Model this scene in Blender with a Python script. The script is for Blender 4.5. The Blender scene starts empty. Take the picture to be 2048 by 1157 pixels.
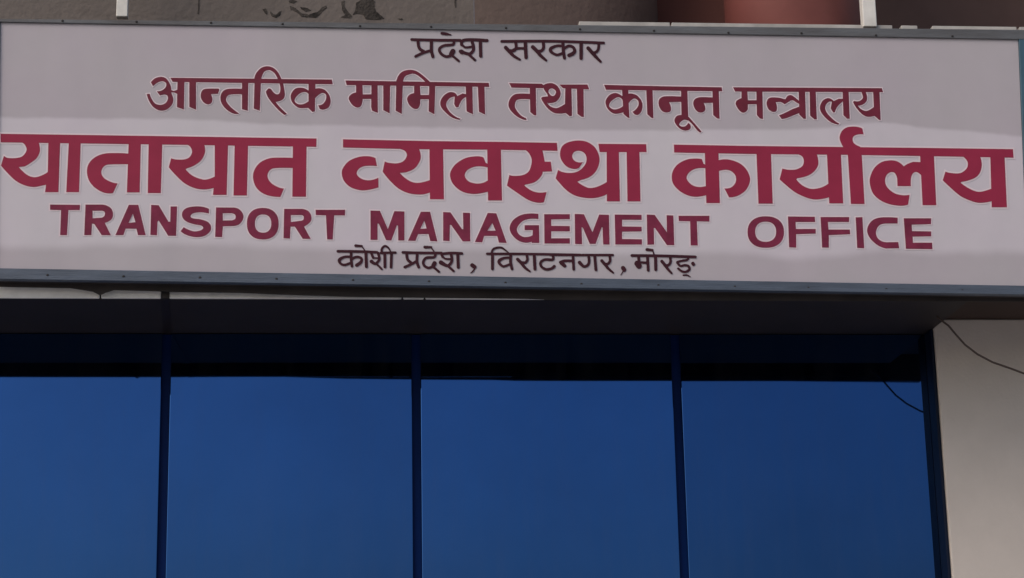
import bpy, bmesh, math, random
from mathutils import Vector, Matrix
from mathutils.geometry import delaunay_2d_cdt, convex_hull_2d
R_ = random.Random(7)
scene = bpy.context.scene
COL = scene.collection

# ------------------------------------------------------------------ camera
YAW, PITCH, ROLL = 0.09318817, 0.25342106, -0.02027525
FPX, CX, CY = 4000.0, 1024.0, 578.5
CAM = Vector((0.0, -12.0, 1.6))
fw = Vector((math.sin(YAW)*math.cos(PITCH), math.cos(YAW)*math.cos(PITCH), math.sin(PITCH)))
r0 = Vector((math.cos(YAW), -math.sin(YAW), 0.0)); u0 = r0.cross(fw)
cr, sr = math.cos(ROLL), math.sin(ROLL)
rt = cr*r0 + sr*u0; up = -sr*r0 + cr*u0
cd = bpy.data.cameras.new('camera'); cam = bpy.data.objects.new('camera', cd); COL.objects.link(cam)
cd.sensor_width = 36.0; cd.lens = FPX/2048*36.0; cd.clip_end = 20000; cd.clip_start = 0.1
M = Matrix((rt, up, -fw)).transposed().to_4x4(); M.translation = CAM
cam.matrix_world = M
scene.camera = cam

def at(px, py, Y=0.0):
    """the point of the vertical plane y = Y that the photograph shows at this pixel"""
    d = rt*((px-CX)/FPX) - up*((py-CY)/FPX) + fw
    return CAM + d*((Y-CAM.y)/d.y)

# ------------------------------------------------------------------ sky, sun, exposure
SUN_EL, SUN_ROT = math.radians(37), math.radians(230)
w = bpy.data.worlds.new('World'); scene.world = w; w.use_nodes = True
nt = w.node_tree; sky = nt.nodes.new('ShaderNodeTexSky'); sky.sky_type = 'NISHITA'
sky.sun_disc = False; sky.sun_elevation = SUN_EL; sky.sun_rotation = SUN_ROT
sky.air_density = 1.0; sky.dust_density = 3.0; sky.ozone_density = 1.0
bg = nt.nodes['Background']; bg.inputs['Strength'].default_value = 0.10
nt.links.new(sky.outputs[0], bg.inputs[0])
sl = bpy.data.lights.new('sun', 'SUN'); sl.energy = 0.9; sl.angle = math.radians(35); sl.color = (1.0, 0.92, 0.84)
so = bpy.data.objects.new('sun', sl); COL.objects.link(so)
sd = Vector((math.sin(SUN_ROT)*math.cos(SUN_EL), math.cos(SUN_ROT)*math.cos(SUN_EL), math.sin(SUN_EL)))
so.rotation_euler = sd.to_track_quat('Z', 'Y').to_euler(); so.location = sd*60
scene.view_settings.view_transform = 'Standard'; scene.view_settings.look = 'None'
scene.view_settings.exposure = 0.03; scene.view_settings.gamma = 1.0
scene.view_settings.use_curve_mapping = False

# ------------------------------------------------------------------ helpers
def mat(name, col, rough=0.6, metal=0.0, spec=0.5, var=0.12, vscale=3.0, bump=0.0, bscale=60.0, stretch=None, col2=None):
    m = bpy.data.materials.new(name); m.use_nodes = True
    t = m.node_tree; b = t.nodes['Principled BSDF']
    b.inputs['Roughness'].default_value = rough; b.inputs['Metallic'].default_value = metal
    b.inputs['Specular IOR Level'].default_value = spec
    tc = t.nodes.new('ShaderNodeNewGeometry'); mp = t.nodes.new('ShaderNodeMapping')
    t.links.new(tc.outputs['Position'], mp.inputs['Vector'])
    if stretch: mp.inputs['Scale'].default_value = stretch
    n = t.nodes.new('ShaderNodeTexNoise'); n.inputs['Scale'].default_value = vscale
    n.inputs['Detail'].default_value = 7; n.inputs['Roughness'].default_value = 0.6
    t.links.new(mp.outputs[0], n.inputs['Vector'])
    cr_ = t.nodes.new('ShaderNodeValToRGB')
    lo = [c*(1-var) for c in col]; hi = list(col2) if col2 else [min(1, c*(1+var)) for c in col]
    cr_.color_ramp.elements[0].position = 0.3; cr_.color_ramp.elements[1].position = 0.7
    cr_.color_ramp.elements[0].color = (*lo, 1); cr_.color_ramp.elements[1].color = (*hi, 1)
    t.links.new(n.outputs[0], cr_.inputs[0]); t.links.new(cr_.outputs[0], b.inputs['Base Color'])
    if bump:
        n2 = t.nodes.new('ShaderNodeTexNoise'); n2.inputs['Scale'].default_value = bscale; n2.inputs['Detail'].default_value = 4
        t.links.new(mp.outputs[0], n2.inputs['Vector'])
        bp = t.nodes.new('ShaderNodeBump'); bp.inputs['Strength'].default_value = bump; bp.inputs['Distance'].default_value = 0.02
        t.links.new(n2.outputs[0], bp.inputs['Height']); t.links.new(bp.outputs[0], b.inputs['Normal'])
    return m

def thing(name, label, cat, loc=(0, 0, 0), group=None):
    o = bpy.data.objects.new(name, None); COL.objects.link(o); o.location = loc
    o['label'] = label; o['category'] = cat
    if group: o['group'] = group
    o.empty_display_size = 0.2
    return o

def world_loc(o):
    v = Vector((0, 0, 0))
    while o: v += o.location; o = o.parent
    return v

def obj(name, bm, m, parent=None, bevel=0.0, smooth=False, label=None, seg=2):
    """bm is in world coordinates; the object's origin stays at its parent's origin"""
    if parent:
        bmesh.ops.translate(bm, verts=bm.verts, vec=-world_loc(parent))
    bmesh.ops.recalc_face_normals(bm, faces=bm.faces)
    me = bpy.data.meshes.new(name); bm.to_mesh(me); bm.free()
    me.materials.append(m)
    if smooth:
        for p in me.polygons: p.use_smooth = True
    o = bpy.data.objects.new(name, me); COL.objects.link(o)
    if parent: o.parent = parent
    if bevel:
        bv = o.modifiers.new('bevel', 'BEVEL'); bv.width = bevel; bv.segments = seg; bv.limit_method = 'ANGLE'
    if label: o['label'] = label
    return o

def box(bm, x0, x1, y0, y1, z0, z1):
    vs = [bm.verts.new((x, y, z)) for z in (z0, z1) for y in (y0, y1) for x in (x0, x1)]
    for f in ((0, 2, 3, 1), (4, 5, 7, 6), (0, 1, 5, 4), (2, 6, 7, 3), (0, 4, 6, 2), (1, 3, 7, 5)):
        bm.faces.new([vs[i] for i in f])
    return bm

def slab(pts, y0, y1):
    """polygon given as (x, z) pairs, extruded from y0 to y1"""
    bm = bmesh.new()
    a = [bm.verts.new((x, y0, z)) for x, z in pts]; b = [bm.verts.new((x, y1, z)) for x, z in pts]
    n = len(pts); bm.faces.new(a); bm.faces.new(b[::-1])
    for i in range(n): bm.faces.new((a[i], b[i], b[(i+1) % n], a[(i+1) % n]))
    return bm

def xz(px, py, Y=0.0):
    p = at(px, py, Y); return (p.x, p.z)

def tube(bm, pts, r, n=8):
    rings = []
    for i, p in enumerate(pts):
        p = Vector(p); t = (Vector(pts[min(i+1, len(pts)-1)]) - Vector(pts[max(i-1, 0)])).normalized()
        a = t.cross(Vector((0, 1, 0.01))).normalized(); b = t.cross(a)
        rings.append([bm.verts.new(p + r*(math.cos(2*math.pi*k/n)*a + math.sin(2*math.pi*k/n)*b)) for k in range(n)])
    for i in range(len(rings)-1):
        for k in range(n):
            bm.faces.new((rings[i][k], rings[i][(k+1) % n], rings[i+1][(k+1) % n], rings[i+1][k]))
    bm.faces.new(rings[0]); bm.faces.new(rings[-1][::-1])

# ------------------------------------------------------------------ materials
def banner_material():
    m = bpy.data.materials.new('flex_banner'); m.use_nodes = True
    t = m.node_tree; N, L = t.nodes, t.links; b = N['Principled BSDF']
    b.inputs['Roughness'].default_value = 0.42; b.inputs['Specular IOR Level'].default_value = 0.35
    g = N.new('ShaderNodeNewGeometry'); sp = N.new('ShaderNodeSeparateXYZ'); L.new(g.outputs['Position'], sp.inputs[0])
    def math_(op, a, b_=None, c=None):
        n = N.new('ShaderNodeMath'); n.operation = op
        for i, v in enumerate((a, b_, c)):
            if v is None: continue
            if isinstance(v, (int, float)): n.inputs[i].default_value = v
            else: L.new(v, n.inputs[i])
        return n.outputs[0]
    def noise(scale, det=5, stretch=(1, 1, 1)):
        mp = N.new('ShaderNodeMapping'); mp.inputs['Scale'].default_value = stretch; L.new(g.outputs['Position'], mp.inputs[0])
        n = N.new('ShaderNodeTexNoise'); n.inputs['Scale'].default_value = scale; n.inputs['Detail'].default_value = det
        L.new(mp.outputs[0], n.inputs['Vector']); return n.outputs[0]
    X, Z = sp.outputs[0], sp.outputs[2]
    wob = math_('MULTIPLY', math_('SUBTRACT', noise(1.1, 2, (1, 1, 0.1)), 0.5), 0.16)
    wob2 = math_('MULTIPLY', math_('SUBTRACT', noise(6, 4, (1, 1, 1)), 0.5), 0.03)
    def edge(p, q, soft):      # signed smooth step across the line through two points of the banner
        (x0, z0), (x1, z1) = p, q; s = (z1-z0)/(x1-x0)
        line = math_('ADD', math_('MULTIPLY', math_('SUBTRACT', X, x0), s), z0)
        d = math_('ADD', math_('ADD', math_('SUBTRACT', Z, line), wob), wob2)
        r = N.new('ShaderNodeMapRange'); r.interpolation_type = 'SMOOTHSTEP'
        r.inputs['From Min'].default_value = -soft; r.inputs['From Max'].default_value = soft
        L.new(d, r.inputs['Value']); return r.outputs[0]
    # upper edge of the painted sky sheen rises to a low crest at right
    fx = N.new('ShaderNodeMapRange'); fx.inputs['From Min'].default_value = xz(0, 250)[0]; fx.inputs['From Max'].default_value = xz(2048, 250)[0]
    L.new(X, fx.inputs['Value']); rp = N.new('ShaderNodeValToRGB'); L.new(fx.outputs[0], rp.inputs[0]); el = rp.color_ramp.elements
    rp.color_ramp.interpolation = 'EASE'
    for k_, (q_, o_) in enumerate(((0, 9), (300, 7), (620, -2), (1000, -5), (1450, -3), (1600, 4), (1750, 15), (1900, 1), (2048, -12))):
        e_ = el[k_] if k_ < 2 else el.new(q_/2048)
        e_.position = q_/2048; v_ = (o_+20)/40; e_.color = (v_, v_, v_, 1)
    sheen_edge = math_('MULTIPLY', math_('SUBTRACT', rp.outputs[0], 0.5), -40*0.0031)
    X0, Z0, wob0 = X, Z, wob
    Z = math_('ADD', Z0, sheen_edge); wob = math_('MULTIPLY', wob0, 0.25)
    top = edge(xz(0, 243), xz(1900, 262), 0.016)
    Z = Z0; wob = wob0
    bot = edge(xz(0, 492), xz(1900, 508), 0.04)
    sheen_band = math_('MULTIPLY', bot, math_('SUBTRACT', 1.0, top))  # sky sheen painted as a lighter base colour across the middle
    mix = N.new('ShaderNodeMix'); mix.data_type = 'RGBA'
    mix.inputs[6].default_value = BAN_LO; mix.inputs[7].default_value = BAN_SHEEN
    L.new(sheen_band, mix.inputs[0])
    # faint vertical wipe streaks and mottled grime
    st = noise(2.6, 6, (1.0, 1, 0.25)); mo = noise(9, 6, (1, 1, 1)); pk = noise(1.3, 3)
    k = math_('ADD', math_('MULTIPLY', st, 0.13), math_('MULTIPLY', mo, 0.07))
    k = math_('ADD', k, 0.90)
    mul = N.new('ShaderNodeMix'); mul.data_type = 'RGBA'; mul.blend_type = 'MULTIPLY'; mul.inputs[0].default_value = 1
    L.new(mix.outputs[2], mul.inputs[6]); cc = N.new('ShaderNodeCombineColor')
    L.new(k, cc.inputs[0]); L.new(math_('MULTIPLY', k, math_('ADD', math_('MULTIPLY', pk, 0.10), 0.95)), cc.inputs[1]); L.new(k, cc.inputs[2])
    L.new(cc.outputs[0], mul.inputs[7]); L.new(mul.outputs[2], b.inputs['Base Color'])
    bp = N.new('ShaderNodeBump'); bp.inputs['Strength'].default_value = 0.5; bp.inputs['Distance'].default_value = 0.03
    L.new(noise(1.7, 2, (1, 1, 0.6)), bp.inputs['Height']); L.new(bp.outputs[0], b.inputs['Normal'])
    return m

BAN_LO = (0.495, 0.452, 0.492, 1); BAN_SHEEN = (0.635, 0.59, 0.645, 1)
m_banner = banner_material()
m_halo = mat('letter_halo', (0.78, 0.66, 0.71), 0.45, var=0.05, vscale=5)
m_big = mat('maroon_ink', (0.32, 0.027, 0.068), 0.5, spec=0.2, var=0.10, vscale=4)
m_mid = mat('dark_maroon_ink', (0.17, 0.024, 0.046), 0.5, spec=0.2, var=0.18, vscale=9)
m_eng = mat('plum_ink', (0.21, 0.027, 0.065), 0.5, spec=0.2, var=0.22, vscale=11)
m_small = mat('black_maroon_ink', (0.050, 0.011, 0.019), 0.5, spec=0.2, var=0.2, vscale=12)
m_frame = mat('grey_blue_paint', (0.085, 0.108, 0.150), 0.45, var=0.25, vscale=5, bump=0.2, bscale=40, stretch=(0.5, 1, 3))
m_frame_top = mat('dull_grey_paint', (0.13, 0.125, 0.13), 0.5, var=0.3, vscale=4, bump=0.2, bscale=40, stretch=(0.5, 1, 3), col2=(0.15, 0.16, 0.175))
m_frame_side = mat('teal_paint', (0.055, 0.12, 0.17), 0.45, var=0.15, vscale=5)
m_box = mat('dark_tin', (0.035, 0.028, 0.028), 0.7, var=0.3, vscale=6)
m_screw = mat('rusty_screw', (0.032, 0.027, 0.026), 0.6, 0.3)
m_glass = None
m_mull = mat('navy_aluminium', (0.001, 0.016, 0.10), 0.45, 0.0, spec=0.08, var=0.1)
m_jamb = mat('dark_jamb_paint', (0.006, 0.011, 0.030), 0.5, spec=0.15, var=0.15)
m_joint = mat('joint_strip', (0.016, 0.009, 0.009), 0.6)
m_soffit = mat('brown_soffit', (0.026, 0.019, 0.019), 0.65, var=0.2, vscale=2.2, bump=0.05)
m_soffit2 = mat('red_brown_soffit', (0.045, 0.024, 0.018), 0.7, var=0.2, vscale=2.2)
m_trim = mat('white_trim', (0.86, 0.86, 0.84), 0.5, var=0.2, vscale=5, stretch=(1, 1, 1))
m_pillar = mat('beige_paint', (0.66, 0.595, 0.55), 0.75, var=0.09, vscale=1.1, bump=0.12, bscale=45)
m_grey = mat('grey_render', (0.165, 0.14, 0.128), 0.85, var=0.12, vscale=2.5, bump=0.4, bscale=22)
m_brown = mat('brown_render', (0.16, 0.115, 0.10), 0.85, var=0.15, vscale=2.0, bump=0.3, bscale=22)
m_dark = mat('dark_brown_wall', (0.115, 0.068, 0.060), 0.85, var=0.15, vscale=2.0)
m_inner = mat('red_brown_wall', (0.17, 0.062, 0.050), 0.85, var=0.12, vscale=2)
m_maroon = mat('maroon_paint', (0.24, 0.075, 0.067), 0.5, var=0.12, vscale=3)
m_white = mat('white_paint', (0.80, 0.78, 0.74), 0.5, var=0.12, vscale=9)
m_stain = mat('black_mould', (0.028, 0.022, 0.019), 0.9, var=0.5, vscale=14, bump=0.6, bscale=60, col2=(0.085, 0.072, 0.064))
m_conc = mat('pale_coping', (0.50, 0.48, 0.46), 0.8, var=0.2, vscale=6)
m_cable = mat('brown_cable', (0.075, 0.05, 0.042), 0.6)
m_ground = mat('concrete_paving', (0.36, 0.34, 0.32), 0.85, var=0.15, vscale=0.6, bump=0.2)

def glass_material(k):
    """blue mirror film glass: each pane from its own batch, thin dust streaks over the film"""
    m = mat('blue_mirror_glass', (0.020*k, 0.080*k, 0.262*k), 0.03, 1.0, var=0.08, vscale=0.9)
    t = m.node_tree; N, L = t.nodes, t.links; b = N['Principled BSDF']
    b.inputs['Coat Weight'].default_value = 0.22; b.inputs['Coat Roughness'].default_value = 0.03
    g = N.new('ShaderNodeNewGeometry'); n = N.new('ShaderNodeTexNoise'); n.inputs['Scale'].default_value = 0.9; n.inputs['Detail'].default_value = 1
    L.new(g.outputs['Position'], n.inputs['Vector'])
    bp = N.new('ShaderNodeBump'); bp.inputs['Strength'].default_value = 0.08; bp.inputs['Distance'].default_value = 0.02
    L.new(n.outputs[0], bp.inputs['Height']); L.new(bp.outputs[0], b.inputs['Normal'])
    mp = N.new('ShaderNodeMapping'); mp.inputs['Scale'].default_value = (6, 1, 0.5); L.new(g.outputs['Position'], mp.inputs[0])
    d = N.new('ShaderNodeTexNoise'); d.inputs['Scale'].default_value = 2.0; d.inputs['Detail'].default_value = 8; d.inputs['Roughness'].default_value = 0.65
    L.new(mp.outputs[0], d.inputs['Vector'])
    r = N.new('ShaderNodeMapRange'); r.inputs['From Min'].default_value = 0.42; r.inputs['From Max'].default_value = 0.8
    r.inputs['To Min'].default_value = 0.0; r.inputs['To Max'].default_value = 0.05; L.new(d.outputs[0], r.inputs['Value'])
    df = N.new('ShaderNodeBsdfDiffuse'); df.inputs['Color'].default_value = (0.16, 0.17, 0.19, 1)
    mx = N.new('ShaderNodeMixShader'); L.new(r.outputs[0], mx.inputs[0]); L.new(b.outputs[0], mx.inputs[1]); L.new(df.outputs[0], mx.inputs[2])
    L.new(mx.outputs[0], N['Material Output'].inputs[0])
    return m
pane_mats = [glass_material(k) for k in (1.0, 1.06, 1.06, 1.14, 0.97, 0.93)]

# ------------------------------------------------------------------ ground
bm = bmesh.new()
S = 4000
bm.faces.new([bm.verts.new(p) for p in ((-S, -S, 0), (S, -S, 0), (S, S, 0), (-S, S, 0))])
g = obj('ground', bm, m_ground); g['kind'] = 'structure'

# ------------------------------------------------------------------ building
YF, YG, YP = 0.38, 1.33, 1.16          # fascia face, glass face, pillar face
bld = thing('office_building', 'office building front with blue mirror glass bay under a dark soffit and beige pillar', 'building', (1.2, YG, 0))
ZS = at(1000, 599, YF).z                # underside of the soffit
XL, XR = at(-500, 600, YF).x, at(2600, 600, YF).x
XP = at(1890, 950, YP).x                # left edge of the pillar
cx_ = [at(p, 950, YG).x for p in (327, 834, 1361)] + [XP+0.012]
step = cx_[1]-cx_[0]
bounds = [cx_[0]-k*step for k in (4, 3, 2, 1)] + cx_
JW = 0.030                              # half width of a joint
# glass panes with recessed navy bars between them
for i in range(len(bounds)-1):
    x0, x1 = bounds[i]+JW, bounds[i+1]-JW
    b_ = bmesh.new(); box(b_, x0, x1, YG, YG+0.012, 0.45, ZS-0.004)
    o = obj('glass_pane', b_, pane_mats[(i+4) % 6], bld, bevel=0.004, seg=2)
    # each pane sits a hair out of true
    ax, az = R_.uniform(-0.0012, 0.0012), R_.uniform(-0.0018, 0.0018)
    for v in o.data.vertices:
        wx, wz = v.co.x+1.2-(x0+x1)/2, v.co.z-ZS
        v.co.y += wx*az + wz*ax
for i, x in enumerate(bounds[:]):
    b_ = bmesh.new(); box(b_, x-JW*1.6, x+JW*1.6, YG+0.030, YG+0.10, 0.4, ZS-0.004)
    obj('mullion', b_, m_mull, bld)
b_ = bmesh.new(); box(b_, bounds[0]-0.2, XR, YG+0.11, YG+0.3, 0.0, ZS+0.4); obj('back_wall', b_, m_dark, bld)
b_ = bmesh.new(); box(b_, bounds[0]-0.2, XP, YG-0.05, YG+0.109, 0.0, 0.40); obj('plinth', b_, m_conc, bld)
# pillar right of the glass, the soffit a touch higher above it
ZT = at(1900, 638, YP).z
b_ = bmesh.new(); box(b_, XP, XP+1.6, YP, YG+0.095, 0.0, ZT-0.002); obj('pillar', b_, m_pillar, bld, bevel=0.012, seg=3)
b_ = bmesh.new(); box(b_, XP-0.022, XP-0.002, YP+0.02, YG-0.002, 0.4, ZS-0.004); obj('jamb', b_, m_jamb, bld, bevel=0.004)
# soffit in separate boards with open joints in line with the bars
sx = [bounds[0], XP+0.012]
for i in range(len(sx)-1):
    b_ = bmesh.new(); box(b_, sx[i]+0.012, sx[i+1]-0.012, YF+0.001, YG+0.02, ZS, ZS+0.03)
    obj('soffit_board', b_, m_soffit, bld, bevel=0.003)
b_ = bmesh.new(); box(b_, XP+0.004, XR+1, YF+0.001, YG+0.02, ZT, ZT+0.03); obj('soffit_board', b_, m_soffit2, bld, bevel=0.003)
b_ = bmesh.new(); box(b_, bounds[0]-0.2, XR+1, YF+0.06, YG+0.4, ZT+0.04, ZS+0.35); obj('floor_slab', b_, m_dark, bld)
pa, pb = at(330, 599, YF), at(336, 667, YG)
bm = bmesh.new(); wv = 0.024
lo = [bm.verts.new((x, y, ZS-0.004)) for x, y in ((pa.x-wv, YF+0.004), (pa.x+wv, YF+0.004), (pb.x+wv, YG-0.004), (pb.x-wv, YG-0.004))]
hi = [bm.verts.new(v.co+Vector((0, 0, 0.0038))) for v in lo]
bm.faces.new(lo); bm.faces.new(hi[::-1])
for k in range(4): bm.faces.new((lo[k], hi[k], hi[(k+1) % 4], lo[(k+1) % 4]))
obj('joint_strip', bm, m_joint, bld)
# white nosing along the foot of the fascia
b_ = bmesh.new()
xa, xb = at(-400, 599, YF-0.05).x, at(1500, 599, YF-0.05).x
xg0, xg1 = at(322, 599, YF-0.05).x, at(338, 599, YF-0.05).x
obj('fascia', box(bmesh.new(), bounds[0]-0.2, XR+1, YF+0.002, YF+0.055, ZT+0.032, ZS+1.75), m_grey, bld)
def batten(a_, c_):
    y0 = 0.15; zb = at(1000, 599, y0).z; x0, x1 = at(a_, 597, y0).x, at(c_, 597, y0).x
    b_ = bmesh.new(); box(b_, x0, x1, y0, y0+0.022, zb, zb+0.075)
    obj('batten', b_, m_trim, bld, bevel=0.008, seg=3)
for a_, c_ in ((-1200, -404), (-400, 199), (202, 322), (338, 803), (806, 848), (851, 1090)): batten(a_, c_)

b_ = bmesh.new(); box(b_, at(-1200, 597, 0.17).x, at(2300, 597, 0.17).x, 0.173, 0.178, at(1000, 599, 0.173).z-0.006, ZS+0.10); obj('reflection_blocker', b_, m_box, bld)  # added behind the battens to darken their reflection; lower edge shows as dark line

# upper storey: grey stained parapet, brown return, maroon column, dark recess
YW = 0.95
zt = at(300, -60, YW).z + 2.8
def wallpiece(name, p0, p1, Y, m, thick=0.15, z0=ZS+0.36):
    b_ = bmesh.new(); box(b_, at(p0, 20, Y).x, at(p1, 20, Y).x, Y, Y+thick, z0, zt); return obj(name, b_, m, bld)
wallpiece('upper_wall', -1800, 948, YW, m_grey)
# brown return wall curving away from the grey one
bm = bmesh.new(); n = 14; prof = []
xa, xb = at(948, 20, YW).x, at(1312, 20, 1.9).x
for k in range(n+1):
    t = k/n; prof.append((xa+0.001+(xb-xa)*math.sin(t*math.pi/2), YW+0.95*(1-math.cos(t*math.pi/2))))
lo = [bm.verts.new((x, y, ZS+0.36)) for x, y in prof]; hi = [bm.verts.new((x, y, zt)) for x, y in prof]
for k in range(n): bm.faces.new((lo[k], lo[k+1], hi[k+1], hi[k]))
obj('curved_wall', bm, m_brown, bld, smooth=True)
wallpiece('recess_wall', 1200, 2700, 2.3, m_dark)
b_ = bmesh.new(); box(b_, at(-1800, 0, YW).x, at(2700, 0, 3.0).x, 0.7, 3.15, zt, zt+0.2); obj('upper_slab', b_, m_grey, bld)
b_ = bmesh.new(); box(b_, at(948, 0, YW).x, at(2700, 0, 3.0).x, YF+0.06, 3.0, ZS+0.351, ZS+0.5); obj('balcony_floor', b_, m_dark, bld)
wallpiece('inner_wall', 1270, 1520, 2.22, m_inner, thick=0.06)
# round maroon column
YC = 0.86; cxm = at(1588, 20, YC); rad = (at(1724, 20, YC).x-at(1452, 20, YC).x)/2
bm = bmesh.new(); bmesh.ops.create_cone(bm, cap_ends=True, segments=64, radius1=rad, radius2=rad, depth=zt-(ZS+0.5))
bmesh.ops.translate(bm, verts=bm.verts, vec=(cxm.x, YC, (zt+ZS+0.5)/2)); obj('round_column', bm, m_maroon, bld, smooth=True)
# parapet in front of the recess with a pale broken coping
YQ = 0.24
pz = at(1600, 57, YQ).z
b_ = bmesh.new(); box(b_, at(960, 50, YQ).x, at(2700, 50, YQ).x, YQ, YQ+0.12, ZS+0.36, pz-0.02); obj('parapet', b_, m_dark, bld)
edge_px = [(1157, 1338), (1342, 1782), (1800, 1832), (1862, 2030), (2036, 2400)]
for a_, c_ in edge_px:
    p, q = xz(a_, 46.5+(a_-1157)*0.0125, YQ), xz(c_, 46.5+(c_-1157)*0.0125, YQ)
    obj('coping', slab([(p[0], pz-0.02), (q[0], pz-0.02), q, p], YQ-0.03, YQ+0.14), m_conc, bld, bevel=0.003)

# white square posts
for (xc, wd, yb, Y) in ((243.5, 23, 33, 0.55), (1741, 27, 53, 0.18)):
    a, b2 = at(xc-wd/2, yb, Y), at(xc+wd/2, yb, Y)
    ww = b2.x-a.x
    b_ = bmesh.new(); box(b_, a.x, b2.x, Y, Y+ww*0.8, a.z, zt)
    obj('railing_post', b_, m_white, bld, bevel=0.006, seg=3)
# black mould and flaked paint on the grey wall, each patch its own thin crust
stains = [
 [(525, 19), (531, 18), (535, 24), (534, 30), (530, 27)],
 [(541, 23), (546, 29), (552, 30), (558, 24), (563, 22), (560, 31), (553, 36), (545, 34), (541, 29)],
 [(578, 2), (586, 0), (594, 3), (588, 7), (579, 6)],
 [(580, 13), (588, 15), (597, 22), (604, 28), (618, 30), (634, 25), (646, 14), (653, 12), (653, 17), (640, 29), (630, 36), (612, 35), (602, 33), (594, 25), (581, 19)],
 [(600, 14), (612, 16), (622, 21), (612, 24), (603, 19)],
 [(683, 3), (690, 2), (689, 14), (697, 25), (704, 33), (700, 37), (682, 35), (690, 30), (684, 20)],
 [(712, 6), (724, -1), (742, -2), (750, 4), (749, 15), (753, 24), (764, 33), (769, 38), (752, 40), (732, 39), (726, 30), (712, 28), (706, 31), (710, 22)],
 [(796, 38), (804, 37), (806, 40), (799, 41)],
 [(396, -2), (399, -2), (399, 12), (398, 29), (395, 28), (396, 14)],
 [(909, -2), (913, -2), (912, 14), (910, 16)],
]
for s in stains:
    pts = []
    for i in range(len(s)):
        a, b2 = s[i], s[(i+1) % len(s)]
        for k in range(3):
            t = k/3; j = 0.8 if k else 0.3
            pts.append(xz(a[0]+(b2[0]-a[0])*t+R_.uniform(-j, j), a[1]+(b2[1]-a[1])*t+R_.uniform(-j, j), YW))
    obj('mould_patch', slab(pts, YW-0.003, YW+0.002), m_stain, bld)

# ------------------------------------------------------------------ the sign
sc_ = at(1024, 320, 0)
sign = thing('sign_board', 'long pale banner sign with maroon lettering in a grey blue metal frame', 'sign', (sc_.x, 0, at(1024, 600, 0).z))
TL, TR, BR, BL = (1, 46), (2036, 79), (2056, 573), (-6, 538)
# banner sheet, its face on y = 0
bm = bmesh.new(); NX, NZ = 60, 16
grid = []
for j in range(NZ+1):
    row = []
    for i in range(NX+1):
        u, v = i/NX, j/NZ
        px = (TL[0]*(1-u)+TR[0]*u)*(1-v)+(BL[0]*(1-u)+BR[0]*u)*v; py = (TL[1]*(1-u)+TR[1]*u)*(1-v)+(BL[1]*(1-u)+BR[1]*u)*v
        row.append(bm.verts.new(at(px, py, 0)))
    grid.append(row)
for j in range(NZ):
    for i in range(NX): bm.faces.new((grid[j][i], grid[j][i+1], grid[j+1][i+1], grid[j+1][i]))
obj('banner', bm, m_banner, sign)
def rail(name, pts, m, y0=-0.016, y1=0.03):
    return obj(name, slab([xz(*p) for p in pts], y0, y1), m, sign, bevel=0.003)
rail('frame_rail', [(-30, 39.5), (2062, 62), (2062, 81), (-30, 45.5)], m_frame_top)
rail('frame_rail', [(-30, 537.5), (2080, 573.5), (2080, 592), (-30, 560)], m_frame)
obj('frame_flange', slab([xz(*q) for q in ((-30, 553), (2080, 585.5), (2080, 592.3), (-30, 560.3))], -0.028, -0.0165), m_frame, sign, bevel=0.003)
rail('frame_stile', [(2036.5, 81), (2062, 81), (2082, 573), (2056.5, 573)], m_frame_side)
rail('frame_stile', [(-30, 45.5), (0, 46), (-7, 537.5), (-30, 537)], m_frame_side)
# tin back box between the banner and the fascia
obj('back_box', slab([xz(-28, 42), xz(2060, 65), xz(2078, 590), xz(-28, 558)], 0.031, 0.095), m_box, sign, bevel=0.004)
# steel bracket tying the box to the fascia
p = at(330, 590, 0.12)
b_ = bmesh.new(); box(b_, p.x-0.024, p.x+0.024, 0.146, 0.172, at(1000, 599, 0.15).z+0.002, ZS+0.35); obj('bracket', b_, m_box, sign)
# dark flashing hanging a little below the box, its lower edge bent
lip = [(-1200, 556), (-28, 552), (1100, 572), (2062, 586), (2066, 604), (1100, 600.5), (1050, 598.5), (700, 594.5), (560, 590), (480, 586.5), (345, 585), (320, 583.5), (228, 581), (212, 586), (200, 591.5), (186, 584), (140, 577), (0, 574.5), (-1200, 570)]
obj('flashing', slab([xz(*q, 0.1) for q in lip], 0.0955, 0.099), m_box, sign)
obj('reflection_rail', slab([xz(-1200, 536, 0.06), xz(-36, 547, 0.06), xz(-36, 560, 0.06), xz(-1200, 549, 0.06)], 0.0, 0.09), m_box, sign)  # added out of view to carry the sign's dark reflection further left
# screws along both rails
def screw(px, py):
    c = at(px, py, -0.016); bm = bmesh.new()
    bmesh.ops.create_cone(bm, cap_ends=True, segments=10, radius1=0.008, radius2=0.005, depth=0.006)
    bmesh.ops.rotate(bm, verts=bm.verts, matrix=Matrix.Rotation(math.pi/2, 3, 'X'))
    bmesh.ops.translate(bm, verts=bm.verts, vec=(c.x, c.y-0.003, c.z)); obj('screw', bm, m_screw, sign)
for px, py in ((125, 42), (273, 44), (422, 46), (565, 48.5), (720, 52.5), (862, 54), (1012, 56.5), (1160, 59), (1308, 62), (1457, 66), (1603, 67), (1752, 71), (1905, 73)): screw(px, py)
for px in (95, 247, 400, 553, 706, 858, 1011, 1163, 1317, 1470, 1617, 1773, 1925): screw(px, 549+px*0.0168)

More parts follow.
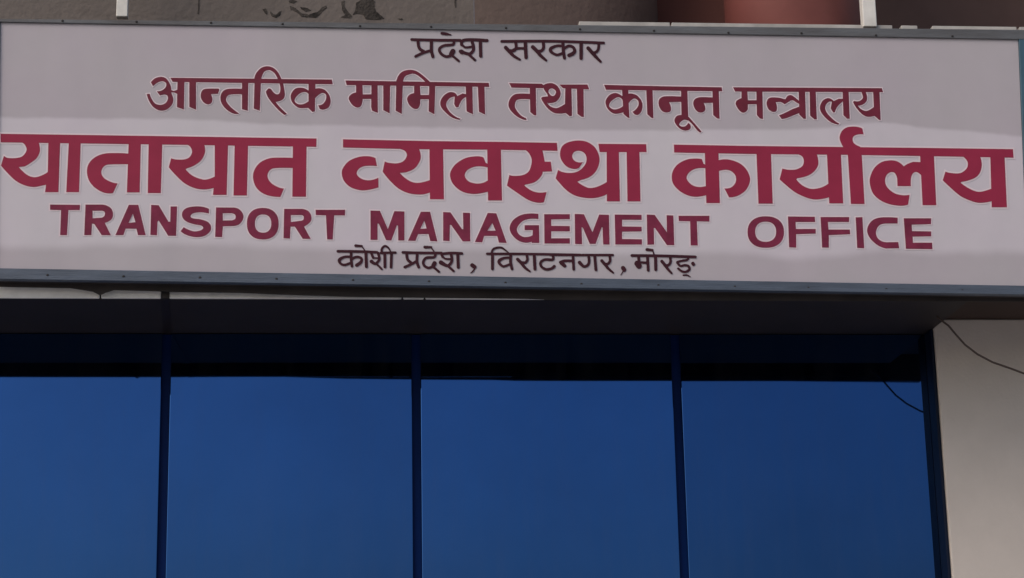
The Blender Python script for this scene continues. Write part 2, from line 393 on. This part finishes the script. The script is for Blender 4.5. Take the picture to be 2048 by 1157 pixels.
# ------------------------------------------------------------------ lettering: outlines in tile units, laid on the banner's plane
T = {'A': (0, 260, 8.265), 'B': (160, 260, 8.265), 'C': (320, 260, 8.265), 'D': (460, 260, 8.265), 'E': (660, 270, 8.265),
     'F': (820, 270, 8.265), 'G': (980, 270, 8.265), 'H': (1120, 270, 8.265), 'I': (1320, 280, 8.265), 'J': (1500, 280, 8.265),
     'K': (1620, 240, 8.265), 'L': (1700, 280, 8.265), 'M': (1848, 280, 8.265),
     'a': (280, 125, 8.265), 'b': (470, 125, 8.265), 'c': (680, 125, 8.265), 'd': (820, 125, 8.265), 'e': (1000, 135, 8.265),
     'f': (1190, 135, 8.265), 'g': (1300, 135, 8.265), 'h': (1440, 135, 8.265), 'i': (1590, 135, 8.265),
     '1': (80, 390, 8.192), '2': (310, 395, 8.192), '3': (520, 395, 8.192), '4': (730, 405, 8.192), '5': (940, 405, 8.192),
     '6': (1180, 410, 8.192), '7': (1480, 415, 8.192), '8': (1650, 415, 8.192), 'p': (0, 0, 1),
     'q': (815, 60, 10.24), 'r': (1000, 60, 9.309), 's': (660, 480, 10.24), 't': (790, 480, 10.24), 'u': (960, 480, 10.24),
     'v': (1100, 480, 10.24), 'w': (1230, 480, 10.24)}
def spline(P, smooth, closed, n=6):
    """corners stay sharp, smooth points get Catmull-Rom tangents"""
    N = len(P); out = []
    rng = range(N) if closed else range(N-1)
    def tan(i):
        a, b = P[(i-1) % N], P[(i+1) % N]
        if not closed: a, b = P[max(i-1, 0)], P[min(i+1, N-1)]
        return ((b[0]-a[0])/2, (b[1]-a[1])/2)
    for i in rng:
        j = (i+1) % N; p, q = P[i], P[j]
        if not smooth[i] and not smooth[j]: out.append(p); continue
        ch = math.hypot(q[0]-p[0], q[1]-p[1])
        def lim(t):
            l = math.hypot(*t); k = min(1.0, 1.15*ch/l) if l else 1; return (t[0]*k, t[1]*k)
        t1 = lim(tan(j)) if smooth[j] else None; t0 = lim(tan(i)) if smooth[i] else None
        if t0 is None: t0 = (2*(q[0]-p[0])-t1[0], 2*(q[1]-p[1])-t1[1]); t0 = (t0[0]*0.75, t0[1]*0.75)
        if t1 is None: t1 = (2*(q[0]-p[0])-t0[0], 2*(q[1]-p[1])-t0[1]); t1 = (t1[0]*0.75, t1[1]*0.75)
        for k in range(n):
            t = k/n; h1 = 2*t**3-3*t*t+1; h2 = t**3-2*t*t+t; h3 = -2*t**3+3*t*t; h4 = t**3-t*t
            out.append((h1*p[0]+h2*t0[0]+h3*q[0]+h4*t1[0], h1*p[1]+h2*t0[1]+h3*q[1]+h4*t1[1]))
    if not closed: out.append(P[-1])
    return out
def parse(tile, s):
    x0, y0, k = T[tile]; P, sm = [], []
    for tok in s.split():
        sm.append(tok.endswith('s')); x, y = tok.rstrip('s').split(','); P.append((x0+float(x)/k, y0+float(y)/k))
    return P, sm
def O(tile, s, *holes):
    P, sm = parse(tile, s)
    return [(spline(P, sm, True), [spline(*parse(tile, h), True) for h in holes])]
def EL(tile, cx, cy, rx, ry, ix, iy, irx, iry, n=40, pw=2.3):
    x0, y0, k = T[tile]
    def ring(cx, cy, rx, ry):
        o = []
        for i in range(n):
            a = 2*math.pi*i/n; c, s = math.cos(a), math.sin(a)
            o.append((x0+(cx+rx*math.copysign(abs(c)**(2/pw), c))/k, y0+(cy+ry*math.copysign(abs(s)**(2/pw), s))/k))
        return o
    return [(ring(cx, cy, rx, ry), [ring(ix, iy, irx, iry)])]
def W(tile, wd, s):
    """pen stroke of the given width with round ends; a point may carry its own width factor as x,y,f"""
    x0, y0, k = T[tile]; P, F = [], []
    for tok in s.split():
        v = tok.split(','); P.append((x0+float(v[0])/k, y0+float(v[1])/k)); F.append(float(v[2]) if len(v) > 2 else 1.0)
    C = spline(P, [True]*len(P), False, 5) if len(P) > 2 else P
    m = len(C); r = 1.1*wd/k/2; L_, out = [], []
    for i, p in enumerate(C):
        a, b = C[max(i-1, 0)], C[min(i+1, m-1)]; dx, dy = b[0]-a[0], b[1]-a[1]; l = math.hypot(dx, dy) or 1
        t = i/(m-1)*(len(P)-1); j = min(int(t), len(P)-2); f = F[j]+(F[j+1]-F[j])*(t-j)
        L_.append((p, (-dy/l*r*f, dx/l*r*f)))
    for i in range(m-1):
        (p, n1), (q, n2) = L_[i], L_[i+1]
        qd = [(p[0]+n1[0], p[1]+n1[1]), (q[0]+n2[0], q[1]+n2[1]), (q[0]-n2[0], q[1]-n2[1]), (p[0]-n1[0], p[1]-n1[1])]
        out.append(([qd[k] for k in convex_hull_2d([Vector(v) for v in qd])], []))
    for (p, n1), sg in ((L_[0], 1), (L_[-1], -1)):
        a0 = math.atan2(n1[1], n1[0]); rr = math.hypot(*n1)
        out.append(([(p[0]+rr*math.cos(a0+sg*math.pi*h/8), p[1]+rr*math.sin(a0+sg*math.pi*h/8)) for h in range(9)], []))
    return out
def grow(ring, d):
    n = len(ring); A = sum(ring[i][0]*ring[(i+1) % n][1]-ring[(i+1) % n][0]*ring[i][1] for i in range(n))
    sg = 1 if A > 0 else -1; out = []
    for i in range(n):
        p, a, b = ring[i], ring[i-1], ring[(i+1) % n]
        def nrm(u, v):
            dx, dy = v[0]-u[0], v[1]-u[1]; l = math.hypot(dx, dy) or 1e-6; return (dy/l*sg, -dx/l*sg)
        n1, n2 = nrm(a, p), nrm(p, b); mx, my = n1[0]+n2[0], n1[1]+n2[1]; l2 = mx*mx+my*my
        k = min(2/l2 if l2 > 1e-6 else 1, 1.3); out.append((p[0]+mx*d*k, p[1]+my*d*k))
    return out
def flat(pieces, y):
    V, Fc, meta = [], [], []
    for outer, holes in pieces:
        ids = []
        for ring in [outer]+holes:
            n = len(ring)
            if sum(ring[i][0]*ring[(i+1) % n][1]-ring[(i+1) % n][0]*ring[i][1] for i in range(n)) < 0: ring = ring[::-1]
            b = len(V); V += [Vector(p) for p in ring]; ids.append(len(Fc)); Fc.append(list(range(b, b+len(ring))))
        meta.append((ids[0], ids[1:]))
    vs, es, fs, ov, oe, of = delaunay_2d_cdt(V, [], Fc, 0, 1e-4)
    bm = bmesh.new(); cache = {}
    for f, o in zip(fs, of):
        o = set(o)
        if not any(a in o and not any(h in o for h in hs) for a, hs in meta): continue
        q = []
        for i in f:
            if i not in cache: cache[i] = bm.verts.new(at(vs[i][0], vs[i][1], y))
            q.append(cache[i])
        try: bm.faces.new(q)
        except ValueError: pass
    return bm
def word(pieces, m, label, halo=0):
    o = obj('printed_word', flat(pieces, -0.004), m, sign, label=label)
    if halo:
        hp = [(grow(a, halo), [grow(h, -halo) for h in hs]) for a, hs in pieces]
        obj('word_halo', flat(hp, -0.002), m_halo, o)  # camera sharpening halo added as a pale layer under the letters
    return o

# line 3, the large one
word(O('p', '1.2,268 320,272.6 520,275.7 633,277.4 632.4,294 520,292.3 320,289.3 1.2,285')
 + O('A', '400,150 620,150 660,330s 610,460s 500,550s 405,605 310,615 440,740s 570,785s 700,750s 800,690 800,900 700,920s 560,945s 400,915s 250,835s 110,700s 15,590 65,430 130,465s 280,465s 380,430s 440,330s 400,235s 330,205')
 + O('A', '800,150 995,150 965,1030 745,1030 790,680') + O('A', '1140,150 1335,150 1305,1030 1095,1030')
 + O('B', '810,395 620,385s 400,395s 240,460s 140,570s 115,700s 150,840s 250,960s 400,1040s 545,1045 620,885 520,865s 400,800s 350,710s 380,620s 460,575s 810,570')
 + O('B', '805,180 1005,180 985,1035 775,1035') + O('B', '1135,180 1360,180 1335,1045 1120,1045')
 + O('C', '480,200 715,200 745,350s 690,490s 580,580s 450,635 420,650 540,760s 700,820s 800,815s 910,770 910,950 830,975s 700,985s 560,960s 400,880s 250,740s 145,620 185,470 260,490s 400,490s 490,450s 530,360s 490,270s 410,240')
 + O('C', '905,200 1125,200 1100,1075 875,1075 905,760') + O('C', '1235,220 1455,220 1435,1085 1215,1085')
 + O('D', '1050,465 850,460s 660,470s 500,540s 405,660s 380,790s 420,930s 510,1030s 650,1090s 830,1110 890,970 800,950s 680,880s 620,780s 640,690s 720,635s 1050,632')
 + O('D', '1040,230 1265,230 1255,1105 1030,1105'), m_big, 'largest maroon word, first in its line', 3.2)
word(O('p', '686,279 860,282.6 1000,284.2 1113.8,286.2 1115,302 1000,299.8 820,298.6 686,295.4')
 + O('E', '775,515 750,385 640,355s 480,365s 320,430s 220,540s 195,640s 230,760s 330,860s 470,910s 600,915s 800,870 800,710 700,745s 600,750s 500,715s 440,640s 480,560s 580,515s')
 + O('E', '1150,180 1455,180 1500,350s 1470,460s 1390,560s 1250,620 1155,630 1250,720s 1370,785s 1500,790s 1690,735 1690,940 1560,980s 1440,985s 1300,965s 1150,900s 1000,770s 870,610 905,440 980,465s 1120,470s 1220,430s 1270,340s 1240,270s 1160,235')
 + O('F', '320,170 545,170 560,1065 330,1065')
 + O('F', '1310,500 1250,460 1215,375 1100,355s 920,385s 760,480s 675,600s 665,700s 710,810s 820,915s 950,965s 1100,975s 1310,935 1310,740 1200,795s 1090,805s 970,770s 905,680s 940,590s 1040,535s 1160,520s 1310,545')
 + O('F', '1275,170 1500,170 1520,1085 1290,1085')
 + O('G', '580,200 855,200 880,320 905,445 1005,445 1025,605 870,610 840,690s 740,780s 590,820 565,835 680,920s 800,955s 935,945 890,1115 780,1120s 640,1080s 480,980s 280,840 320,665 420,680s 560,660s 650,590s 690,440s 660,330s 590,255')
 + O('H', '-32,580 60,620s 200,630s 320,590s 410,500s 440,400s 410,310s 330,265s 240,280s 200,350s 230,420s 300,455s 380,450 320,540 240,565s 120,530s 30,430s 0,320s 30,200s 120,130s 280,95s 440,115s 570,200s 640,330s 650,450s 600,590s 500,690s 350,745 285,775 400,850s 500,880s 640,850s 790,770 790,970 700,1015s 560,1045s 400,1040s 240,1000s 100,910s -72,720')
 + O('H', '635,150 1425,155 1430,285 655,285') + O('H', '770,200 970,200 990,1100 775,1100') + O('H', '1100,200 1310,200 1330,1100 1115,1100'),
 m_big, 'largest maroon word, middle of its line', 3.2)
word(O('p', '1347.8,289.7 1500,292.3 1700,294.6 1848,296.2 2025.9,298.8 2027,315.7 1848,312.4 1700,310 1500,308.2 1348.4,305.4')
 + O('I', '780,430 720,395 690,320 600,310s 450,325s 300,400s 215,510s 195,630s 225,740s 330,850s 480,925s 620,940s 780,910 780,760 640,780s 520,740s 440,640s 480,540s 600,475s 780,470')
 + O('I', '740,180 965,180 990,1045 765,1045')
 + O('I', '960,340 1120,325s 1300,380s 1420,480s 1485,620s 1470,740s 1400,850s 1270,930s 1140,950 1065,805 1180,785s 1250,700s 1250,600s 1180,520s 1080,495s 960,520')
 + O('J', '105,180 345,180 375,1055 140,1055')
 + O('J', '820,190 1090,190 1130,380s 1080,500s 960,590s 780,635 765,655 860,750s 980,805s 1080,810s 1200,780s 1320,710 1320,945 1200,975s 1060,985s 920,950s 750,870s 620,770s 490,655 535,475 640,495s 760,490s 860,440s 890,360s 870,285s 810,245')
 + O('J', '1270,190 1500,190 1540,1050 1310,1050')
 + O('L', '-40,180 190,180 240,1060 15,1060')
 + O('K', '545,445 500,350s 490,280s 525,190s 600,130s 700,112s 800,120s 865,145 885,240 800,240s 725,270s 703,330s 735,395s 830,445 850,520 630,520')
 + O('L', '1180,370 1050,365 960,395s 890,440 830,385s 760,350s 660,340s 520,370s 400,470s 330,630s 335,760s 390,900s 520,1010s 680,1070s 850,1090s 960,1070 985,910 860,915s 730,880s 620,790s 580,690s 600,590s 670,535s 740,550s 780,640 785,765 1005,765 1010,620s 1050,545s 1110,535s 1180,590')
 + O('L', '1155,200 1385,200 1425,1080 1200,1080')
 + O('M', '640,230 910,230 955,400s 920,550s 820,640s 620,695 605,710 720,790s 850,850s 960,855s 1120,805 1130,1010 1020,1035s 900,1040s 780,1010s 620,940s 480,830s 310,670 355,525 450,550s 600,550s 700,480s 725,400s 700,330s 640,275')
 + O('M', '1095,250 1330,250 1370,1115 1120,1115'), m_big, 'largest maroon word with a hook above it, last in its line', 3.2)

# line 2
word(O('p', '340.5,155.9 663.6,159.5 665.4,168.8 345.3,164')
 + O('a', '180,330 215,395 290,335s 370,312s 430,345s 425,410s 360,465s 275,480 330,550 400,532s 450,550s 460,610s 420,675s 340,705s 250,680s 190,600s 160,520 110,525 150,640s 220,740s 320,795s 430,785s 520,710s 550,610s 520,510s 510,400s 470,315s 420,260s 340,240s 250,265s')
 + O('a', '490,450 560,475 630,450 630,530 570,500 490,490') + O('a', '620,280 735,280 725,780 610,740') + O('a', '815,280 925,280 925,785 815,735')
 + O('a', '1310,450 1290,520 1170,525 1195,600s 1180,670s 1120,695s 1050,660s 1005,580s 1015,490s 1060,445s 1150,435s 1300,435')
 + O('a', '1710,440 1460,440s 1370,480s 1330,570s 1350,680s 1430,780s 1540,845s 1640,850 1600,820 1500,740s 1430,650s 1425,590s 1480,535s 1710,530')
 + O('b', '115,300 220,300 210,800 115,775') + O('b', '325,250 430,250 410,800 310,765')
 + O('b', '320,270 350,180s 430,95s 530,65s 630,90s 710,165s 775,300 720,300 660,190s 600,140s 540,130s 480,160s 430,270')
 + O('b', '730,330 790,330 815,450s 820,560s 780,620s 670,655 740,740s 860,855 820,870 740,810s 620,680s 540,570s 510,480 550,435 590,440s 640,500s 690,530s 735,510s 750,430s')
 + O('b', '1220,470 1170,440 1080,420s 990,440s 925,530s 930,630s 990,710s 1070,755s 1220,750 1220,640 1130,690s 1040,690s 985,640s 1010,570s 1080,510s 1160,490s 1220,530')
 + O('b', '1215,300 1330,300 1320,810 1280,820 1215,760')
 + O('b', '1320,440 1400,430s 1490,460s 1560,550s 1580,650s 1550,740s 1470,780s 1400,770 1375,710 1450,690s 1500,620s 1505,540s 1450,505s 1380,540s 1320,600'),
 m_mid, 'first word of the second line, dark maroon', 2.2)
word(O('p', '690.9,161.3 977.3,166.1 978.5,174 693.3,170.4')
 + O('c', '265,360 370,360 375,520 375,600 360,690s 330,735s 270,745s 200,700s 150,620s 150,570s 200,520s 265,500')
 + O('c', '365,530 530,530 530,605 365,605') + O('c', '520,350 620,350 625,835 530,800 515,740') + O('c', '715,350 830,350 820,845 715,790')
 + O('c', '930,300 1040,300 1020,855 920,800')
 + O('c', '930,330 960,230s 1030,155s 1140,125s 1250,140s 1360,210s 1510,345 1430,345 1330,250s 1230,190s 1140,200s 1070,240s 1040,330')
 + O('c', '1225,370 1320,370 1330,540 1325,680 1290,760s 1220,765s 1150,710s 1110,620s 1120,570s 1160,530s 1225,510')
 + O('c', '1310,540 1480,540 1480,610 1310,610') + O('c', '1475,350 1575,350 1560,860 1465,810')
 + O('d', '935,530 870,515 780,560 740,505s 650,495s 560,550s 505,640s 515,740s 600,840s 700,915s 820,950 840,935 740,890s 650,810s 600,720s 610,650s 660,590s 740,565 730,690 760,745 800,740 860,620s 935,570')
 + O('d', '920,380 1030,380 1040,860 935,810') + O('d', '1120,380 1230,380 1240,865 1140,815'), m_mid, 'second word of the second line, dark maroon', 2.2)
word(O('e', '150,260 690,272 740,310 710,345 190,335') + O('e', '980,285 1445,285 1475,365 1040,345')
 + O('e', '500,440 270,440s 180,500s 140,600s 160,690s 250,790s 360,855s 440,870 430,840 340,790s 260,690s 245,620s 290,535s 500,530')
 + O('e', '490,310 590,310 600,795 560,790 500,740')
 + O('e', '715,300 770,270s 860,262s 950,310s 1000,410s 985,500s 920,570s 830,590s 775,585 840,650s 930,675s 1000,650s 1085,600 1085,755 1000,765s 900,755s 800,690s 720,590s 680,510 700,490 790,480 780,440s 730,370s', '870,350s 925,400s 900,465s 850,470s 800,410s 820,360s')
 + O('e', '1080,320 1180,320 1190,800 1150,810 1070,740') + O('e', '1270,330 1380,330 1385,820 1350,820 1280,770'), m_mid, 'short third word of the second line, dark maroon', 2.2)
word(O('p', '1208.1,170.1 1330,173 1443.4,174.9 1444.6,182.8 1330,181.5 1211.8,179.8')
 + O('f', '460,480 410,450 330,425s 240,460s 180,540s 180,620s 220,700s 300,760s 380,765s 475,740 475,630 400,680s 310,695s 240,655s 240,600s 290,540s 370,495s 430,510s 460,560')
 + O('f', '445,340 550,340 555,600 570,840 540,830 470,770')
 + O('f', '545,440 610,435s 700,470s 770,560s 785,650s 760,740s 710,785s 650,775 620,735 680,690s 720,620s 710,550s 650,515s 590,550s 545,610')
 + O('f', '845,340 950,340 965,840 930,835 865,775')
 + O('f', '1430,485 1150,480s 1070,520s 1050,590s 1070,670s 1120,730s 1190,745s 1250,720s 1250,640s 1220,575 1430,570')
 + O('f', '1420,340 1525,340 1540,800 1540,850 1450,850 1430,800')
 + O('f', '1445,790 1360,800s 1315,860s 1330,930s 1400,1010s 1490,1045s 1570,1020s 1580,960s 1540,920 1490,975s 1420,975 1390,940s 1430,890s 1480,865s 1530,880 1545,860 1540,800')
 + O('g', '600,820 640,820 720,910s 850,1060 830,1080 780,1040s 680,920s 600,860')
 + O('g', '1050,500 820,495s 740,530s 715,600s 740,680s 790,735s 860,745s 910,710s 910,650s 885,590 1050,585')
 + O('g', '1030,350 1135,350 1150,850 1110,845 1045,790'), m_mid, 'fourth word of the second line, with a looped tail below', 2.2)
word(O('p', '1466,174.9 1620,175.8 1763.6,176.7 1766,184.6 1620,184 1470.2,183.4')
 + O('h', '355,370 450,370 460,540 460,690 420,740s 360,745s 300,690s 260,610s 270,560s 310,530s 355,510')
 + O('h', '450,545 620,545 620,610 450,610') + O('h', '600,360 700,360 710,855 660,845 610,790')
 + O('h', '1040,520 1000,570 920,575 940,650s 930,720s 870,735s 800,690s 770,600s 790,530s 840,500s 950,500s')
 + O('h', '1000,510 1080,530 1110,480 1170,460s 1240,500s 1320,570 1320,610 1260,580 1200,545s 1150,560 1070,610 1040,590 1000,570')
 + O('h', '1310,650 1310,755 1100,840 1020,855 975,795 1050,765 1200,690') + O('h', '1300,370 1405,370 1420,850 1380,850 1310,780')
 + O('h', '1480,370 1580,370 1600,860 1560,860 1490,800')
 + O('i', '795,520 720,520 640,560 600,525s 540,510s 460,550s 415,640s 425,730s 500,830s 600,910s 720,945 730,930 640,870s 540,770s 500,690s 510,620s 560,570s 610,570 590,680 630,745 660,745 700,650s 795,560')
 + O('i', '785,370 885,370 905,850 860,850 800,790')
 + O('i', '1090,390 1160,390 1190,480s 1180,560s 1120,615s 1040,635 1090,690s 1160,720s 1220,710s 1320,645 1325,800 1250,815s 1170,810s 1080,750s 1000,650s 960,575 975,555 1060,560s 1120,510s 1110,440s')
 + O('i', '1290,370 1395,370 1415,870 1390,870 1310,800'), m_mid, 'last word of the second line, dark maroon', 2.2)

# line 4, capitals
word(O('1', '165,160 655,165 650,250 465,250 440,660 330,660 345,250 165,245')
 + O('1', '745,160 1000,160 1090,175s 1165,225s 1195,310s 1170,400s 1060,460 1160,660 1010,660 890,480 850,470 840,660 725,660', '860,260 1010,260 1060,285s 1055,345s 1010,375 860,385')
 + O('1', '1455,165 1610,165 1730,660 1605,660 1580,555 1400,555 1365,660 1235,660', '1520,310 1565,450 1450,460')
 + O('2', '-64,125 60,130 220,400 250,400 255,150 360,150 345,630 215,630 60,380 40,400 30,620 -75,615')
 + O('2', '880,265 885,190 780,155s 650,150s 520,175s 450,240s 450,330s 520,400s 640,440s 760,465s 790,505s 740,545s 620,555s 470,490 420,555 500,610s 650,650s 800,635s 900,560s 915,470s 860,400s 740,360s 620,345s 580,310s 620,265s 740,245s')
 + O('2', '1000,165 1270,168 1370,190s 1440,270s 1440,360s 1380,440s 1280,470 1110,475 1100,650 985,650', '1110,260 1260,260 1315,290s 1315,350s 1260,378 1110,380')
 + EL('2', 1765, 432, 260, 258, 1770, 430, 135, 150)
 + O('3', '395,190 690,190 790,225s 840,310s 825,400s 720,480 830,680 700,680 570,480 500,480 490,675 385,670', '505,290 680,290 715,315s 710,365s 670,385 505,405')
 + O('3', '910,205 1395,205 1390,295 1215,295 1190,690 1100,690 1080,295 915,290'), m_eng, 'word TRANSPORT in plum red capitals', 2.6)
word(O('4', '90,135 245,140 375,440 480,145 645,150 645,625 545,625 540,380 520,380 430,625 345,620 225,350 205,350 205,615 90,615')
 + O('4', '915,155 1065,155 1185,640 1070,635 1040,520 870,520 825,630 705,630', '970,300 1010,430 905,435')
 + O('4', '1280,160 1400,165 1590,440 1610,440 1605,170 1720,175 1725,640 1600,640 1410,370 1390,370 1385,635 1280,630')
 + O('5', '290,175 430,180 600,665 475,660 445,550 230,550 200,655 80,650', '365,340 420,465 285,465')
 + O('5', '1120,190 1120,275 990,270s 860,310s 770,420s 790,510s 870,565s 960,565s 1025,540 1030,455 895,455 895,375 1130,375 1135,665 1015,665 1010,645 900,660s 780,620s 680,520s 650,410s 700,300s 810,220s 950,185s')
 + O('5', '1215,195 1635,195 1635,275 1330,280 1330,385 1635,390 1635,475 1330,475 1330,590 1635,590 1635,675 1220,675')
 + O('6', '-250,150 -100,155 40,450 150,160 310,165 320,650 215,650 205,370 190,370 90,640 -5,640 -120,370 -140,370 -130,645 -245,640')
 + O('6', '405,160 845,165 845,245 525,245 525,355 845,360 845,435 525,440 525,560 850,565 850,650 415,650')
 + O('6', '930,160 1060,165 1260,450 1255,170 1365,175 1380,660 1260,660 1065,380 1045,380 1050,650 940,655')
 + O('6', '1450,180 1955,180 1955,275 1750,270 1765,665 1650,665 1640,270 1455,265'), m_eng, 'word MANAGEMENT in plum red capitals', 2.6)
word(EL('7', 422, 405, 298, 258, 420, 400, 172, 165)
 + O('7', '785,150 1225,155 1230,240 910,240 915,355 1240,355 1240,430 920,440 920,660 805,655')
 + O('7', '1320,160 1790,160 1785,240 1440,240 1450,365 1800,365 1805,440 1455,455 1455,660 1345,660')
 + O('7', '1895,165 2005,160 2035,670 1920,665')
 + O('8', '1190,170 1190,265 1010,265 890,295s 835,400s 860,500s 940,560s 1040,572 1200,570 1215,670 1000,675 860,620s 740,510s 690,390s 720,280s 800,200s 930,165s')
 + O('8', '1290,180 1740,180 1735,275 1420,285 1425,390 1740,395 1740,475 1435,480 1440,580 1755,580 1760,685 1325,680'), m_eng, 'word OFFICE in plum red capitals', 2.6)

# line 1
word(W('q', 52, '85,200 600,212 1080,215') + W('q', 58, '215,230 225,330 260,400 330,440') + W('q', 50, '165,545 300,480 450,430') + W('q', 60, '490,220 490,430 520,550')
 + W('q', 52, '945,215 935,300 750,322 655,390 680,480 780,545 880,535') + W('q', 95, '930,440 900,500') + W('q', 45, '930,540 1050,640')
 + W('q', 54, '705,72 790,84 890,104,0.35') + W('q', 58, '1110,310 1110,240 1190,208 1400,205 1630,220') + W('q', 58, '1325,250 1350,350 1340,430 1260,495 1080,440')
 + W('q', 42, '1130,320 1190,360 1330,345') + W('q', 85, '1105,450 1120,460') + W('q', 48, '1260,510 1380,620') + W('q', 62, '1490,230 1500,540'), m_small, 'small top line word, first of two')
word(W('r', 46, '30,215 1000,212 1930,245') + W('r', 52, '290,220 300,330 260,385 190,390') + W('r', 62, '105,330 180,410 260,490,0.8 370,555,0.6') + W('r', 42, '250,370 340,345 460,345')
 + W('r', 60, '470,230 485,515') + W('r', 52, '805,230 810,330 770,390 690,400') + W('r', 64, '610,320 690,400 760,485,0.85 860,570,0.6')
 + W('r', 44, '1160,300 1050,300 950,345,1.3 945,400,1.3 1010,450 1080,465 1180,430') + W('r', 54, '1170,230 1180,400 1200,525') + W('r', 48, '1190,350 1280,300 1360,325 1390,390,1.2 1360,440,1.3 1285,475,1.3')
 + W('r', 60, '1510,240 1510,530') + W('r', 48, '1840,250 1830,360 1780,420 1710,425') + W('r', 62, '1640,340 1720,430 1800,520,0.85 1875,595,0.65'), m_small, 'small top line word, second of two')
# line 5
word(W('s', 50, '160,235 600,240 960,255') + W('s', 46, '1040,268 1340,262') + W('s', 52, '525,120 650,130,0.8') + W('s', 22, '650,130 720,230')
 + W('s', 46, '430,345 290,352 195,410,1.4 210,480 290,515 410,480') + W('s', 52, '432,260 435,420 450,540') + W('s', 48, '440,400 540,350 635,375 645,430,1.1 610,480,1.3 545,520,1.3') + W('s', 58, '735,260 745,550')
 + W('s', 48, '850,285 885,370') + W('s', 50, '985,270 1010,390 970,460 920,490 850,445,1.4') + W('s', 30, '880,372 1000,375') + W('s', 38, '950,490 1060,600') + W('s', 55, '1120,270 1125,555')
 + W('s', 52, '1260,270 1250,560') + W('s', 45, '1065,275 1060,190 1120,130 1190,160,0.8 1250,255,0.5'), m_small, 'small bottom line word, first of three')
word(W('t', 50, '160,258 500,268 950,270') + W('t', 50, '960,290 1150,270 1370,280') + W('t', 54, '610,150 740,152,0.8') + W('t', 24, '740,160 800,240')
 + W('t', 54, '240,280 255,400 320,460') + W('t', 54, '455,280 450,450 485,560') + W('t', 50, '200,560 330,500 440,440')
 + W('t', 50, '830,280 800,355 640,370 580,450 600,530 680,575 770,550') + W('t', 80, '810,480 785,530') + W('t', 45, '790,560 900,655')
 + W('t', 50, '950,290 975,350') + W('t', 54, '1150,300 1165,400 1140,480 1070,530 940,465,1.5') + W('t', 36, '990,360 1040,390 1150,395') + W('t', 45, '1090,540 1200,640') + W('t', 58, '1285,290 1295,565')
 + W('t', 75, '1580,520 1630,555') + W('t', 30, '1640,570 1600,640 1550,680,0.6'), m_small, 'small bottom line word followed by a comma, second of three lines of text')
word(W('u', 46, '145,287 900,290 2050,308') + W('v', 46, '0,306 600,312 1285,312') + W('u', 55, '255,300 255,595') + W('u', 42, '235,280 265,200 340,165 450,165,0.9 590,270,0.5')
 + W('u', 44, '620,365 500,372 400,420,1.4 395,480,1.2 480,545 610,500') + W('u', 54, '630,310 625,450 655,595') + W('u', 50, '955,310 970,400 930,465 850,465') + W('u', 60, '770,400 850,480 920,570,0.85 1020,645,0.6')
 + W('u', 58, '1110,310 1125,600') + W('u', 50, '1490,320 1490,405 1330,405 1245,460 1255,545 1350,605 1460,590 1520,545,1.2')
 + W('v', 50, '450,430 290,432 210,460') + W('v', 80, '235,470 300,535,0.8') + W('v', 52, '470,320 485,605') + W('v', 52, '790,330 800,450 770,520 690,545 605,465,1.3') + W('v', 55, '915,330 940,615')
 + W('v', 50, '1220,320 1230,430 1180,495 1120,490') + W('v', 58, '1060,430 1130,510 1200,595,0.85 1295,675,0.6') + W('v', 78, '1495,575 1520,615') + W('v', 24, '1510,630 1450,720,0.6'), m_small, 'longest small word of the bottom line')
word(W('w', 52, '345,322 900,328 1645,350') + W('w', 58, '655,200 765,212,0.8') + W('w', 24, '770,220 800,300') + W('w', 54, '485,340 490,460') + W('w', 108, '455,485 490,535') + W('w', 44, '500,462 680,470')
 + W('w', 54, '665,350 680,625') + W('w', 58, '830,340 835,610') + W('w', 50, '1130,350 1135,460 1090,520 1020,525') + W('w', 58, '960,440 1040,540 1090,610,0.85 1160,685,0.65')
 + W('w', 42, '1505,360 1480,410 1370,430 1275,455') + W('w', 44, '1275,470 1340,535 1420,520 1505,540 1520,610,1.2 1450,655 1370,645 1295,590') + W('w', 30, '1400,725 1480,725 1545,760,0.5') + W('w', 66, '1595,485 1605,500'), m_small, 'small bottom line word with a dot at its right end')


# ------------------------------------------------------------------ cable hanging from the soffit in front of the pillar
pts = [(1873, 633), (1884, 642), (1897, 652), (1912, 670), (1930, 690), (1955, 709), (1985, 725), (2020, 737), (2060, 752), (2120, 770), (2200, 780), (2320, 770), (2450, 740), (2560, 690)]
cb = thing('hanging_cable', 'thin dark cable sagging across the beige pillar below the sign', 'cable', at(1880, 640, 0.45))
bm = bmesh.new(); tube(bm, [at(x, y, 0.5) for x, y in pts], 0.007); obj('cable_run', bm, m_cable, cb, smooth=True)
